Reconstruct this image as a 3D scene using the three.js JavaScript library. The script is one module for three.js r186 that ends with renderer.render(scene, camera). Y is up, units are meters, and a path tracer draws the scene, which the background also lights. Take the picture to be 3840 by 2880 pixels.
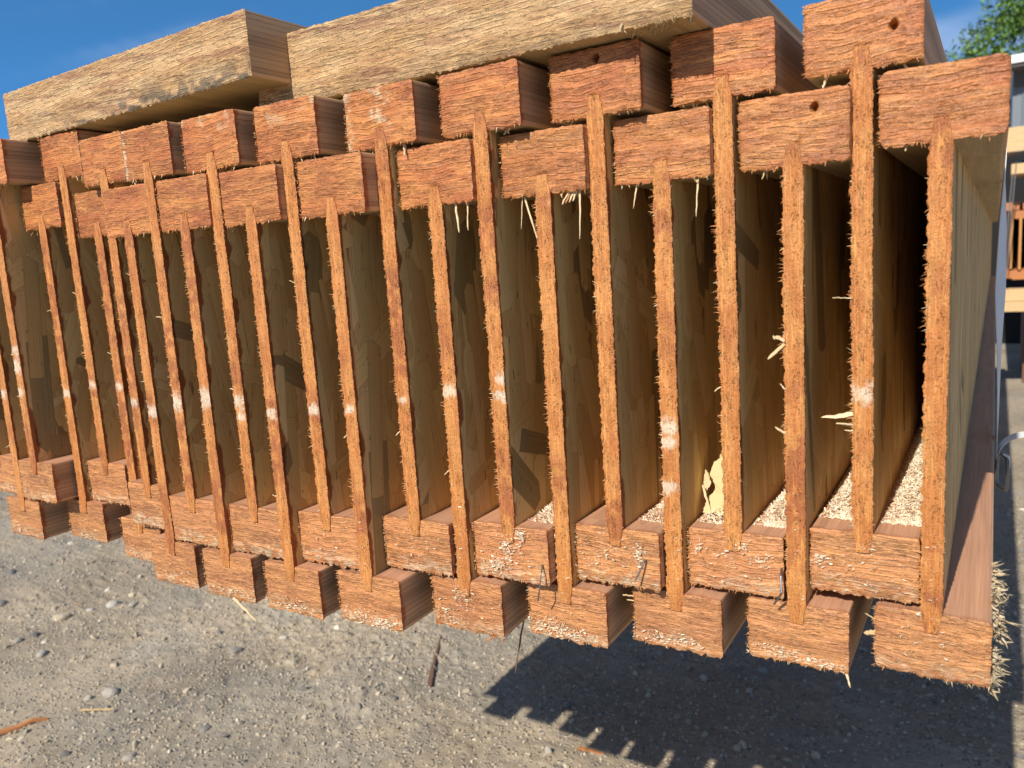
import * as THREE from 'three';
import { mergeGeometries } from 'three/addons/utils/BufferGeometryUtils.js';

// ---------------------------------------------------------------- camera, sky, sun, exposure
const scene = new THREE.Scene();
const camera = new THREE.PerspectiveCamera(51.88, 4 / 3, 0.05, 400);
camera.position.set(0.02392, 0.22744, 0.41433);
camera.quaternion.setFromRotationMatrix(new THREE.Matrix4().makeBasis(
  new THREE.Vector3(0.853927, -0.064499, -0.516381), new THREE.Vector3(-0.023463, 0.986509, -0.162019), new THREE.Vector3(0.519864, 0.150468, 0.840893)));
camera.focus = 0.55; camera.userData.fStop = 13;
scene.add(camera);

const SUN = new THREE.Vector3(-0.055, 0.81, 1).normalize();
const sun = new THREE.DirectionalLight(new THREE.Color(1, 0.92, 0.80), 5.0);
sun.target.position.set(-0.5, 0, -0.8); sun.position.copy(SUN).multiplyScalar(12).add(sun.target.position);
sun.castShadow = true; sun.shadow.mapSize.set(4096, 4096);
Object.assign(sun.shadow.camera, { left: -8, right: 8, top: 8, bottom: -8, near: 0.5, far: 60 });
scene.add(sun, sun.target);

const renderer = new THREE.WebGLRenderer({ antialias: true });
renderer.toneMapping = THREE.LinearToneMapping; renderer.toneMappingExposure = 1.16;
renderer.shadowMap.enabled = true; renderer.shadowMap.type = THREE.PCFSoftShadowMap;

// ---------------------------------------------------------------- small tools
function rng(seed) { let a = (seed * 2654435761) >>> 0; return () => { a = (a + 0x6d2b79f5) >>> 0; let t = Math.imul(a ^ (a >>> 15), 1 | a); t = (t + Math.imul(t ^ (t >>> 7), 61 | t)) ^ t; return ((t ^ (t >>> 14)) >>> 0) / 4294967296; }; }
function h2(x, y, s) { let h = Math.imul(x, 374761393) + Math.imul(y, 668265263) + Math.imul(s, 974634777); h = Math.imul(h ^ (h >>> 13), 1274126177); return ((h ^ (h >>> 16)) >>> 0) / 4294967296; }
function vn(x, y, s = 0, per = 0) {                    // value noise 0..1, periodic when per > 0
  const xi = Math.floor(x), yi = Math.floor(y); let fx = x - xi, fy = y - yi; fx = fx * fx * (3 - 2 * fx); fy = fy * fy * (3 - 2 * fy);
  const w = per ? (v) => ((v % per) + per) % per : (v) => v;
  const a = h2(w(xi), w(yi), s), b = h2(w(xi + 1), w(yi), s), c = h2(w(xi), w(yi + 1), s), d = h2(w(xi + 1), w(yi + 1), s);
  return a + (b - a) * fx + (c - a) * fy + (a - b - c + d) * fx * fy;
}
const fbm = (x, y, s, n = 4, per = 0) => { let v = 0, a = 0.5, t = 0; for (let i = 0; i < n; i++) { v += a * vn(x, y, s + i * 17, per); t += a; a *= 0.5; x *= 2; y *= 2; per *= 2; } return v / t; };
const cl = (v, a = 0, b = 1) => Math.min(b, Math.max(a, v));
const ss = (a, b, v) => { const t = cl((v - a) / (b - a)); return t * t * (3 - 2 * t); };
const mix = (a, b, t) => a + (b - a) * t;
const mix3 = (a, b, t) => [mix(a[0], b[0], t), mix(a[1], b[1], t), mix(a[2], b[2], t)];
const toS = (c) => Math.round(255 * cl(c <= 0.0031308 ? c * 12.92 : 1.055 * Math.pow(c, 1 / 2.4) - 0.055));
function tex(w, h, fn, color = true) {                // fn(x, y) gives linear rgb (colour) or one value (data)
  const d = new Uint8Array(w * h * 4);
  for (let y = 0; y < h; y++) for (let x = 0; x < w; x++) {
    const o = (y * w + x) * 4, v = fn(x, y);
    if (color) { d[o] = toS(v[0]); d[o + 1] = toS(v[1]); d[o + 2] = toS(v[2]); } else d[o] = d[o + 1] = d[o + 2] = Math.round(255 * cl(v));
    d[o + 3] = 255;
  }
  const t = new THREE.DataTexture(d, w, h, THREE.RGBAFormat);
  t.wrapS = t.wrapT = THREE.RepeatWrapping; t.magFilter = THREE.LinearFilter; t.minFilter = THREE.LinearMipmapLinearFilter; t.generateMipmaps = true; t.anisotropy = 8;
  if (color) t.colorSpace = THREE.SRGBColorSpace; t.needsUpdate = true; return t;
}
const taken = {};
const numbered = (n) => { const k = taken[n] = (taken[n] ?? -1) + 1; return k ? `${n}_${String(k).padStart(3, '0')}` : n; };
function tag(o, label, category, group, kind) { Object.assign(o.userData, { label, category }); if (group) o.userData.group = group; if (kind) o.userData.kind = kind; return o; }
function lit(o) { o.castShadow = o.receiveShadow = true; return o; }
function top(name, geo, mat, label, category, group, kind) { const m = lit(new THREE.Mesh(geo, mat)); m.name = numbered(name); scene.add(m); if (kind === 'structure') m.userData.kind = kind; else tag(m, label, category, group, kind); return m; }
function thing(name, label, category, group, pos = [0, 0, 0]) { const g = new THREE.Group(); g.name = numbered(name); g.position.set(...pos); scene.add(g); return tag(g, label, category, group); }
function part(name, geo, mat, parent, kind) { const m = lit(new THREE.Mesh(geo, mat)); m.name = name; if (kind) m.userData.kind = kind; parent.add(m); return m; }
const std = (o) => new THREE.MeshStandardMaterial(o);
function geoFrom(pos, nor, uv, col, idx) {
  const g = new THREE.BufferGeometry();
  g.setAttribute('position', new THREE.Float32BufferAttribute(pos, 3)); g.setAttribute('uv', new THREE.Float32BufferAttribute(uv, 2));
  if (col) g.setAttribute('color', new THREE.Float32BufferAttribute(col, 3));
  g.setIndex(idx); if (nor) g.setAttribute('normal', new THREE.Float32BufferAttribute(nor, 3)); else g.computeVertexNormals(); return g;
}

// ---------------------------------------------------------------- sky: clear blue with a few thin streaks of cirrus
{
  const W = 1024, H = 512, d = new Float32Array(W * H * 4);
  for (let y = 0; y < H; y++) {
    const el = (y / H - 0.5) * Math.PI, e = Math.max(0, el);
    for (let x = 0; x < W; x++) {
      const az = (x / W) * Math.PI * 2;
      const k = Math.exp(-Math.sin(e) * 4.0), ce = Math.cos(el), g = Math.acos(cl(-Math.cos(az) * ce * SUN.x + Math.sin(el) * SUN.y - Math.sin(az) * ce * SUN.z, -1, 1));
      let c = mix3([0.028, 0.086, 0.215], [0.090, 0.405, 0.950], k); c = mix3(c, [0.42, 0.47, 0.52], Math.exp(-Math.sin(e) * 30));
      const au = 0.7 * Math.exp(-g * 3.4); c = [c[0] + au, c[1] + au * 0.95, c[2] + au * 0.85];
      const cv = Math.cos(el), px = Math.cos(az) * cv * 6, py = Math.sin(az) * cv * 6;
      const n = fbm(px * 1.0 + el * 9, py * 0.7 - el * 16, 5, 5), cir = ss(0.60, 0.82, n) * ss(0.02, 0.12, e) * 0.30;
      c = mix3(c, [0.72, 0.80, 0.95], cir);
      if (el < 0) c = mix3(c, [0.20, 0.19, 0.17], ss(0, 0.05, -el));
      const o = (y * W + x) * 4; d[o] = c[0]; d[o + 1] = c[1]; d[o + 2] = c[2]; d[o + 3] = 1;
    }
  }
  const t = new THREE.DataTexture(d, W, H, THREE.RGBAFormat, THREE.FloatType);
  t.mapping = THREE.EquirectangularReflectionMapping; t.magFilter = t.minFilter = THREE.LinearFilter; t.wrapS = THREE.RepeatWrapping; t.needsUpdate = true;
  scene.background = t; scene.environment = t; scene.backgroundIntensity = 1; scene.environmentIntensity = 1;
}

// ---------------------------------------------------------------- textures
const T = {};
// sawn end grain, fine fibre relief; 30 mm a side
T.endBump = tex(512, 512, (x, y) => { const u = x / 512, v = y / 512; return 0.5 * fbm(u * 20, v * 64, 3, 3, 4) + 0.35 * fbm((u + v) * 40, (v - u) * 16, 9, 2, 8) + 0.25 * vn(u * 128, v * 128, 4, 128); }, false);
T.webBump = tex(512, 512, (x, y) => { const u = x / 512, v = y / 512; return 0.55 * fbm(u * 64, v * 16, 13, 3, 16) + 0.45 * fbm(u * 64, v * 64, 19, 2, 64); }, false);
T.endTone = tex(512, 512, (x, y) => { const u = x / 512, v = y / 512, f = 0.72 + 0.36 * fbm(u * 24, v * 72, 33, 3, 24) + 0.16 * (vn(u * 160, v * 160, 34, 160) - 0.5); return [f, f * 0.99, f * 0.97]; });
// sawn laminated veneer seen end on, 54 by 36 mm: plies, glue lines, torn fibre; tone map and height map in pairs
function endGrain(seed, pitch, wave, contrast) {
  const W = 768, HH = 512, ht = new Float32Array(W * HH), tone = new Float32Array(W * HH), warm = new Float32Array(W * HH);
  for (let y = 0; y < HH; y++) for (let x = 0; x < W; x++) {
    const X = x / W * 54, Y = y / HH * 36, o = y * W + x;
    const w = Y / pitch + wave * (fbm(X / 26, Y / 18, seed + 1, 3) - 0.5) + 0.12 * (fbm(X / 2.5, Y / 3, seed + 2, 2) - 0.5), l = Math.floor(w), f = w - l, q = h2(l + 60, seed, 3), an = (h2(l + 60, seed, 4) < 0.75 ? 0.45 : -0.25) + 0.5 * h2(l + 60, seed, 5), ca = Math.cos(an), sa = Math.sin(an);
    const hx = X * ca + Y * sa, hy = Y * ca - X * sa, hatch = fbm(hx / 2.6, hy / 0.34, seed + 6 + (l & 3), 3), str = fbm(X / 5, Y / 0.42, seed + 11, 3), fine = fbm(X / 0.5, Y / 0.28, seed + 12, 2), clump = fbm(X / 7, Y / 2.4, seed + 13, 2);
    const glue = Math.exp(-Math.pow(Math.min(f, 1 - f) * pitch / 0.17, 2)) * ss(0.40, 0.56, fbm(X / 6, Y / 4, seed + 14, 2)), crack = ss(0.655, 0.72, fbm(X / 2.4, Y / 0.36, seed + 15, 3)) * ss(0.4, 0.6, clump), tear = ss(0.60, 0.70, hatch) * ss(0.35, 0.6, q + clump - 0.3);
    const bright = ss(0.62, 0.75, str) * 0.8 + Math.exp(-Math.pow((f - 0.22) * pitch / 0.3, 2)) * ss(0.44, 0.60, fbm(X / 12, Y / 3, seed + 16, 2)) * 1.15 + ss(0.70, 0.82, fine) * 0.6;
    ht[o] = 0.58 + 0.34 * (hatch - 0.5) + 0.30 * (fine - 0.5) + 0.14 * bright - 0.5 * glue - 0.5 * crack - 0.22 * tear;
    tone[o] = (0.60 + contrast * (0.30 * (q - 0.5) + 0.42 * (str - 0.5) + 0.40 * (hatch - 0.5) + 0.30 * (fine - 0.5) + 0.30 * bright)) * (1 - 0.46 * contrast * cl(glue * 0.8 + crack * 0.75)) * (1 - 0.22 * contrast * tear); warm[o] = bright;
  }
  return [tex(W, HH, (x, y) => { const o = y * W + x, t = tone[o] * 1.18, b = cl(warm[o]); return [t * (1 + 0.02 * b), t * (1 + 0.18 * b), t * (1 + 0.45 * b)]; }), tex(W, HH, (x, y) => ht[y * W + x], false)];
}
const EG = [1, 2, 3, 4].map((k) => endGrain(2000 + k * 50, 3.1, 0.8 + 0.3 * k, 0.84)), BG = endGrain(2600, 3.2, 1.4, 0.9);
// sawn strand board seen end on, 10 by 80 mm
const WG = [1, 2].map((k) => {
  const W = 128, HH = 1024, sd = 2700 + k * 30, ht = new Float32Array(W * HH), tone = new Float32Array(W * HH), pale = new Float32Array(W * HH);
  for (let y = 0; y < HH; y++) for (let x = 0; x < W; x++) {
    const X = x / W * 10, Y = y / HH * 80, o = y * W + x, wob = 0.8 * (fbm(X / 4, Y / 9, sd, 2) - 0.5), str = fbm((X + wob) / 0.55, Y / 11, sd + 1, 3), line = fbm((X + wob) / 0.26, Y / 16, sd + 6, 2), curl = fbm(X / 0.34, Y / 0.7, sd + 2, 3), zone = ss(0.42, 0.62, fbm(X / 3, Y / 5, sd + 8, 2)), pit = ss(0.66, 0.76, fbm(X / 0.55, Y / 1.5, sd + 3, 2)) * zone, ridge = ss(0.58, 0.70, line), thread = ss(0.66, 0.76, fbm(X / 0.9 + Y / 1.6, Y / 0.35, sd + 4, 2)) * zone;
    ht[o] = 0.55 + 0.35 * (str - 0.5) + 0.35 * (curl - 0.5) - 0.4 * pit + 0.2 * ridge; tone[o] = (0.60 + 0.34 * (str - 0.5) + 0.32 * (curl - 0.5) + 0.20 * ridge + 0.12 * thread) * (1 - 0.30 * pit); pale[o] = cl(ridge * 0.8 + thread * 0.6);
  }
  return [tex(W, HH, (x, y) => { const o = y * W + x, t = tone[o] * 1.2, b = pale[o]; return [t, t * (1 + 0.08 * b), t * (1 + 0.22 * b)]; }), tex(W, HH, (x, y) => ht[y * W + x], false)];
});
// edge of laminated veneer: eleven plies with dark glue lines, long grain along u; 0.5 m by 35 mm
T.plyEdge = tex(1024, 256, (x, y) => {
  const u = x / 1024, v = y / 256, w = v * 11 + 0.5 * (fbm(u * 2, v * 11, 43, 2, 0) - 0.5) + 0.10 * Math.sin(u * 6.283 * 2), l = Math.floor(w), f = w - l;
  const tone = 0.72 + 0.42 * h2(((l % 11) + 11) % 11, 3, 8), g = 0.70 + 0.5 * fbm(u * 10, v * 150, 46, 3), line = 1 - 0.5 * Math.exp(-Math.pow(Math.min(f, 1 - f) / 0.075, 2)) * ss(0.32, 0.55, fbm(u * 7, l * 3.1, 49, 2));
  const k = tone * g * line; return [0.56 * k, 0.340 * k, 0.185 * k];
});
T.plyFace = tex(1024, 512, (x, y) => { const u = x / 1024, v = y / 512, g = fbm(u * 14, v * 200, 53, 3), r = fbm(u * 3, v * 26, 52, 3), k = 0.74 + 0.36 * (g - 0.4) + 0.34 * (r - 0.5); return [0.56 * k, 0.42 * k, 0.235 * k]; });
// oriented strand board: overlapping strands, mostly upright; 0.62 m by 0.31 m
{
  const W = 2048, H = 1024, cv = document.createElement('canvas'); cv.width = W; cv.height = H;
  const bv = document.createElement('canvas'); bv.width = W; bv.height = H;
  const g = cv.getContext('2d'), b = bv.getContext('2d'), r = rng(71), mm = W / 620;
  g.fillStyle = 'rgb(206,172,116)'; g.fillRect(0, 0, W, H); b.fillStyle = 'rgb(128,128,128)'; b.fillRect(0, 0, W, H);
  for (let i = 0; i < 1500; i++) {
    const w = (5 + 17 * r()) * mm, l = (50 + 70 * r()) * mm, a = (r() < 0.84 ? (r() - 0.5) * 0.5 : (r() - 0.5) * 2.6), x0 = r() * W, y0 = r() * H, t = r(), dk = r() < 0.06 ? 0.70 : 1;
    const c = [mix(196, 226, t) * dk, mix(158, 194, t) * dk, mix(98, 138, t * (0.6 + 0.5 * r())) * dk], hgt = 100 + 60 * r(), e0 = r(), e1 = r(), e2 = r();
    for (const ox of [-W, 0, W]) for (const oy of [-H, 0, H]) {
      const X = x0 + ox, Y = y0 + oy; if (X < -l || X > W + l || Y < -l || Y > H + l) continue;
      for (const [q, m] of [[g, 0], [b, 1]]) {
        const shape = () => { q.beginPath(); q.moveTo(-w / 2, -l / 2 + w * e0 * 0.6); q.lineTo(-w * 0.1, -l / 2 + w * e2 * 0.2); q.lineTo(w / 2, -l / 2 + w * e1 * 0.7); q.lineTo(w / 2 * (0.8 + 0.3 * e0), l / 2 - w * e2 * 0.5); q.lineTo(w * 0.1 * e1, l / 2); q.lineTo(-w / 2 * (0.8 + 0.3 * e1), l / 2 - w * e0 * 0.6); q.closePath(); };
        q.save(); q.translate(X, Y); q.rotate(a); shape();
        q.fillStyle = m ? `rgb(${hgt | 0},${hgt | 0},${hgt | 0})` : `rgb(${c[0] | 0},${c[1] | 0},${c[2] | 0})`; q.fill();
        q.globalAlpha = 0.30; q.lineWidth = 1.2; q.strokeStyle = m ? '#202020' : '#7a5226'; q.stroke(); shape(); q.clip(); q.lineWidth = 1; 
        for (let k = 0; k < w / 2.2; k++) { const gx = -w / 2 + h2(i, k, 3) * w, d = h2(i, k, 5), len = l * (0.15 + 0.8 * h2(i, k, 7)), st = -l / 2 + (l - len) * h2(i, k, 8); q.globalAlpha = 0.06 + 0.26 * h2(i, k, 9) ** 2; q.strokeStyle = d < 0.6 ? (m ? '#303030' : '#805828') : (m ? '#d0d0d0' : '#fae6bc'); q.beginPath(); q.moveTo(gx, st); q.lineTo(gx + (h2(i, k, 6) - 0.5) * 6, st + len); q.stroke(); }
        q.restore();
      }
    }
  }
  for (let i = 0; i < 700; i++) { g.globalAlpha = 0.25 + 0.4 * r(); g.fillStyle = '#5a3a1c'; g.fillRect(r() * W, r() * H, 1 + 2 * r(), 4 + 20 * r() * r()); }
  T.osb = new THREE.CanvasTexture(cv); T.osb.colorSpace = THREE.SRGBColorSpace; T.osbBump = new THREE.CanvasTexture(bv);
  for (const t of [T.osb, T.osbBump]) { t.wrapS = t.wrapT = THREE.RepeatWrapping; t.anisotropy = 8; t.generateMipmaps = true; t.minFilter = THREE.LinearMipmapLinearFilter; }
}
// dirt and crushed stone; 1.5 m a side
{
  const N = 2048, hgt = new Float32Array(N * N), col = new Float32Array(N * N * 3), r = rng(81);
  for (let y = 0; y < N; y++) for (let x = 0; x < N; x++) {
    const u = x / N, v = y / N, o = y * N + x, m = fbm(u * 6, v * 6, 61, 4, 6), f = fbm(u * 180, v * 180, 65, 3, 180), k = 0.52 + 0.70 * m + 0.34 * (f - 0.5) + 0.2 * (h2(x, y, 9) - 0.5), wm = fbm(u * 9, v * 9, 69, 3, 9);
    hgt[o] = 0.25 * f + 0.15 * h2(x, y, 3); const c = mix3([0.405, 0.332, 0.236], [0.360, 0.316, 0.248], ss(0.35, 0.65, wm)); col[o * 3] = c[0] * k; col[o * 3 + 1] = c[1] * k; col[o * 3 + 2] = c[2] * k;
  }
  for (let i = 0; i < 52000; i++) {                   // grit, grain by grain
    const R = 0.9 + 3.2 * Math.pow(r(), 3.2), cx = r() * N, cy = r() * N, ax = 0.7 + 0.6 * r(), t = r(), hh = 0.3 + 0.45 * r();
    const c = t < 0.55 ? [0.43, 0.37, 0.28] : t < 0.76 ? [0.29, 0.265, 0.225] : t < 0.87 ? [0.17, 0.165, 0.155] : t < 0.95 ? [0.56, 0.51, 0.42] : [0.31, 0.22, 0.14];
    for (let y = Math.floor(cy - R); y <= cy + R; y++) for (let x = Math.floor(cx - R * 1.3); x <= cx + R * 1.3; x++) {
      const q = ((x - cx) / ax) ** 2 + (y - cy) ** 2; if (q > R * R) continue;
      const o = ((y + N) % N) * N + ((x + N) % N), kk = 0.85 + 0.3 * h2(x, y, i); hgt[o] = 0.3 + hh * Math.sqrt(1 - q / (R * R)) * Math.min(1, R / 3); col[o * 3] = c[0] * kk; col[o * 3 + 1] = c[1] * kk; col[o * 3 + 2] = c[2] * kk;
    }
  }
  T.dirt = tex(N, N, (x, y) => { const o = (y * N + x) * 3; return [col[o], col[o + 1], col[o + 2]]; });
  T.dirtBump = tex(N, N, (x, y) => hgt[y * N + x], false);
}

// ---------------------------------------------------------------- materials
const M = {
  end: EG.map(([a, b]) => std({ vertexColors: true, map: a, bumpMap: b, bumpScale: 0.0007, roughness: 0.44 })),
  webEnd: WG.map(([a, b]) => std({ vertexColors: true, map: a, bumpMap: b, bumpScale: 0.0011, roughness: 0.52 })),
  dryEnd: std({ vertexColors: true, map: BG[0], bumpMap: BG[1], bumpScale: 0.0009, roughness: 0.8 }),
  plyEdge: std({ vertexColors: true, map: T.plyEdge, bumpMap: T.plyEdge, bumpScale: 0.0003, roughness: 0.72 }),
  plyFace: std({ vertexColors: true, map: T.plyFace, bumpMap: T.plyFace, bumpScale: 0.0001, roughness: 0.6 }),
  osb: std({ vertexColors: true, map: T.osb, bumpMap: T.osbBump, bumpScale: 0.0005, roughness: 0.72 }),
  fibre: std({ vertexColors: true, roughness: 0.8 }),
  chip: std({ color: 0xffffff, roughness: 0.85 }),
  paleWood: std({ color: new THREE.Color().setRGB(0.72, 0.56, 0.33), roughness: 0.8 }),
  rawWood: std({ color: new THREE.Color().setRGB(0.66, 0.47, 0.25), roughness: 0.8, map: T.endTone }),
  stainWood: std({ color: new THREE.Color().setRGB(0.50, 0.21, 0.075), roughness: 0.7, map: T.endTone }),
  bark: std({ color: new THREE.Color().setRGB(0.16, 0.085, 0.055), roughness: 0.9 }),
  wire: std({ color: new THREE.Color().setRGB(0.22, 0.23, 0.25), roughness: 0.38, metalness: 0.9 }),
  strap: std({ color: new THREE.Color().setRGB(0.74, 0.76, 0.78), roughness: 0.38 }),
  dirt: std({ map: T.dirt, bumpMap: T.dirtBump, bumpScale: 0.005, roughness: 0.95 }),
};

// ---------------------------------------------------------------- a sawn block: rough grid for the sawn end, four long faces behind it
// o: w, h, L, nx, ny, seed, rag {b,t,l,r} (m), r corner radius, relief, colour(x,y,z) -> rgb, tint(face, s, z, n) -> rgb, holes, groove, y0
function sawnBlock(o) {
  const { w, h, L, nx, ny, seed: s, r, rag } = o, pos = [], uv = [], col = [], idx = [], y0 = o.y0 ?? 0, groups = [];
  const P = [];
  const rnd = rng(s + 5), uo = rnd(), vo = rnd();
  for (let j = 0; j <= ny; j++) for (let i = 0; i <= nx; i++) {
    let x = (i / nx - 0.5) * w, y = (j / ny - 0.5) * h;
    const cxr = w / 2 - r, cyr = h / 2 - r;
    if (Math.abs(x) > cxr && Math.abs(y) > cyr) { const dx = Math.abs(x) - cxr, dy = Math.abs(y) - cyr, dd = Math.hypot(dx, dy); if (dd > r) { x = Math.sign(x) * (cxr + dx * r / dd); y = Math.sign(y) * (cyr + dy * r / dd); } }
    const eb = y + h / 2, et = h / 2 - y, el = x + w / 2, er = w / 2 - x, m = Math.min(eb, et, el, er), band = 0.0022;
    const rn = (t, k) => Math.pow(fbm(t * 420, k * 9.7, s + k, 3), 1.6) * 2 - 0.55;
    y += -rag.b * rn(x, 1) * ss(band, 0, eb) + rag.t * rn(x, 2) * ss(band, 0, et); x += -rag.l * rn(y, 3) * ss(band, 0, el) + rag.r * rn(y, 4) * ss(band, 0, er);
    const X = x, Y = y + h / 2;
    let z = o.relief(X, Y, s) - 0.0007 * ss(0.0012, 0, m) * (0.3 + fbm(X * 600, Y * 600, s + 7, 2));
    for (const [hx, hy, hr] of o.holes ?? []) z -= 0.006 * ss(hr, hr * 0.55, Math.hypot(X - hx, (Y - hy) * 0.7));
    if (o.groove) z -= 0.0007 * o.groove(X, Y);
    P.push([X, Y, z]); pos.push(X, Y + y0, z); uv.push(X / 0.054 + uo * 7, Y / 0.036 + vo * 7); col.push(...o.colour(X, Y, z));
  }
  const at = (i, j) => j * (nx + 1) + i;
  for (let j = 0; j < ny; j++) for (let i = 0; i < nx; i++) { const a = at(i, j), b = at(i + 1, j), c = at(i + 1, j + 1), d = at(i, j + 1); idx.push(a, b, c, a, c, d); }
  groups.push([0, idx.length, 0]);
  const zs = [0, 0.0016, 0.0034, 0.0055, 0.008, 0.011, 0.015, 0.022, 0.04, 0.12, L];
  for (const f of [1, 3, 0, 2]) {                      // right, left (edges), bottom, top (faces)
    const start = idx.length, line = [];
    if (f === 0) for (let i = 0; i <= nx; i += 2) line.push(at(i, 0)); if (f === 1) for (let j = 0; j <= ny; j += 2) line.push(at(nx, j));
    if (f === 2) for (let i = nx; i >= 0; i -= 2) line.push(at(i, ny)); if (f === 3) for (let j = ny; j >= 0; j -= 2) line.push(at(0, j));
    const base = pos.length / 3, n = line.length;
    line.forEach((id, k) => zs.forEach((zz, q) => {
      const p = P[id], t = q === 0 ? 1 : q === 1 ? 0.45 : 0; let X, Y;
      const gx = ((id % (nx + 1)) / nx - 0.5) * w, gy = (Math.floor(id / (nx + 1)) / ny) * h;   // straight line behind the ragged end
      X = gx; Y = gy; if (k === 0 || k === n - 1) { X = Math.sign(gx) * (w / 2 - 0.3 * r); Y = gy > h / 2 ? h - 0.3 * r : 0.3 * r; }
      X = mix(X, p[0], t); Y = mix(Y, p[1], t);
      pos.push(X, Y + y0, q === 0 ? p[2] : -zz);
      const sv = f % 2 ? Y : X + w / 2; uv.push(uo + zz / 0.5, f % 2 ? (Y / 0.0345) * (o.plies ?? 1) : vo + sv / 0.12); col.push(...o.tint(f, sv, zz));
    }));
    const m = zs.length;
    for (let k = 0; k < n - 1; k++) for (let q = 0; q < m - 1; q++) { const a = base + k * m + q, b = a + m; idx.push(a, a + 1, b + 1, a, b + 1, b); }
    groups.push([start, idx.length - start, f % 2 ? 1 : 2]);
  }
  { // back
    const b = pos.length / 3, start = idx.length; for (const [x, y] of [[-1, 0], [-1, 1], [1, 1], [1, 0]]) { pos.push(x * w / 2 * 0.99, y0 + 0.0004 + y * (h - 0.0008), -L); uv.push(x, y); col.push(1, 1, 1); } idx.push(b, b + 1, b + 2, b, b + 2, b + 3); groups.push([start, 6, 1]);
  }
  const g = geoFrom(pos, null, uv, col, idx); for (const q of groups) g.addGroup(...q); return g;
}
// coarse relief of the sawn ends; the fine torn grain is in the height maps
const plyRelief = (x, y, s) => 0.0009 * (fbm(x * 90, y * 260, s + 1, 3) - 0.5) + 0.0003 * (vn(x * 420, y * 900, s + 2) - 0.5);
const STAIN = [0.60, 0.218, 0.068], STAIN2 = [0.70, 0.285, 0.088], RED = [0.48, 0.146, 0.053], PALE = [0.80, 0.64, 0.42];
function plyColour(x, y, z, s, extra) {
  let c = mix3(STAIN, STAIN2, ss(0.35, 0.7, fbm(x * 45, y * 160, s + 12, 2))); c = mix3(c, RED, 0.6 * ss(0.5, 0.75, fbm(x * 40 + 9, y * 70, s + 15, 2)) + 0.15 * h2(s, 9, 9));
  const k = 0.92 + 0.2 * (fbm(x * 300, y * 500, s + 13, 2) - 0.5) + 0.16 * h2(s, 7, 7); c = [c[0] * k, c[1] * k, c[2] * k];
  return extra ? extra(c, x, y) : c;
}

// ---------------------------------------------------------------- ground
{
  const N = 580, pos = [], uv = [], idx = [], warp = (q) => 90 * (0.012 * q + 0.988 * Math.sign(q) * Math.pow(Math.abs(q), 5));
  for (let j = 0; j <= N; j++) for (let i = 0; i <= N; i++) {
    const x = -1.1 + warp(i / N * 2 - 1), z = -0.8 + warp(j / N * 2 - 1), near = Math.exp(-((x + 1.1) ** 2 + (z + 0.8) ** 2) / 30);
    const y = -0.53 + (0.022 * (fbm(x * 3, z * 3, 91, 3) - 0.5) + 0.010 * (fbm(x * 22, z * 22, 95, 3) - 0.5) + 0.009 * Math.max(0, fbm(x * 70, z * 70, 97, 3) - 0.52) * 2.2 * (0.3 + fbm(x * 5, z * 5, 98, 2))) * near;
    pos.push(x, y, z); uv.push(x / 1.5, z / 1.5);
  }
  for (let j = 0; j < N; j++) for (let i = 0; i < N; i++) { const a = j * (N + 1) + i, b = a + 1, c = a + N + 1, d = c + 1; idx.push(a, c, d, a, d, b); }
  top('ground', geoFrom(pos, null, uv, null, idx), M.dirt, null, null, null, 'structure');
}
const groundY = (x, z) => -0.53 + (0.022 * (fbm(x * 3, z * 3, 91, 3) - 0.5) + 0.010 * (fbm(x * 22, z * 22, 95, 3) - 0.5) + 0.009 * Math.max(0, fbm(x * 70, z * 70, 97, 3) - 0.52) * 2.2 * (0.3 + fbm(x * 5, z * 5, 98, 2))) * Math.exp(-((x + 1.1) ** 2 + (z + 0.8) ** 2) / 30);

// ---------------------------------------------------------------- the bundle of nested I-joists
const H = 0.3024, FW = 0.0529, FH = 0.0345, TW = 0.0097, GR = 0.0102, LEN = 3.66;
// fitted to the photograph: centre of web, base height, front of the end, lean
const JX = [[0, 3.1, -15.1, -0.2], [-32.2, 41.3, -16.4, 0.25], [-64.6, -0.9, -8.4, -0.1], [-97.3, 36.8, -6.5, 0.17], [-130.2, -1.8, 0.2, -0.05], [-162.8, 35.9, 8.1, 0.12], [-194.8, -2.9, 14.5, -0.04], [-226.9, 34.8, 23.6, 0.2], [-259.4, -3.3, 28.6, -0.05], [-292.1, 34, 33.2, 0.2], [-325, -3.8, 47.2, -0.1], [-356.9, 34, 47.1, 0.2], [-388.7, -3.8, 54.7, -0.05], [-420.6, 34.5, 53.7, 0.2], [-452.5, -2.6, 57.2, -0.15], [-484, 35.5, 57.3, 0.08], [-515.5, -2.1, 57.2, 0.1], [-547, 38.5, 50.2, 0.15], [-579.5, 2.1, 40.9, 0.04], [-613.5, 49.6, 43, -0.08], [-648, 13.4, 46.5, -0.25], [-683.1, 50.1, 64.7, -0.15], [-718.2, 12.4, 62.3, -0.2], [-753, 50.5, 61, -0.1]];
const ordinal = ['rightmost', 'second', 'third', 'fourth', 'fifth', 'sixth', 'seventh', 'eighth', 'ninth', 'tenth', 'eleventh', 'twelfth', 'thirteenth', 'fourteenth', 'fifteenth', 'sixteenth', 'seventeenth', 'eighteenth', 'nineteenth', 'twentieth', 'twenty-first', 'twenty-second', 'twenty-third', 'twenty-fourth'];
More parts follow.
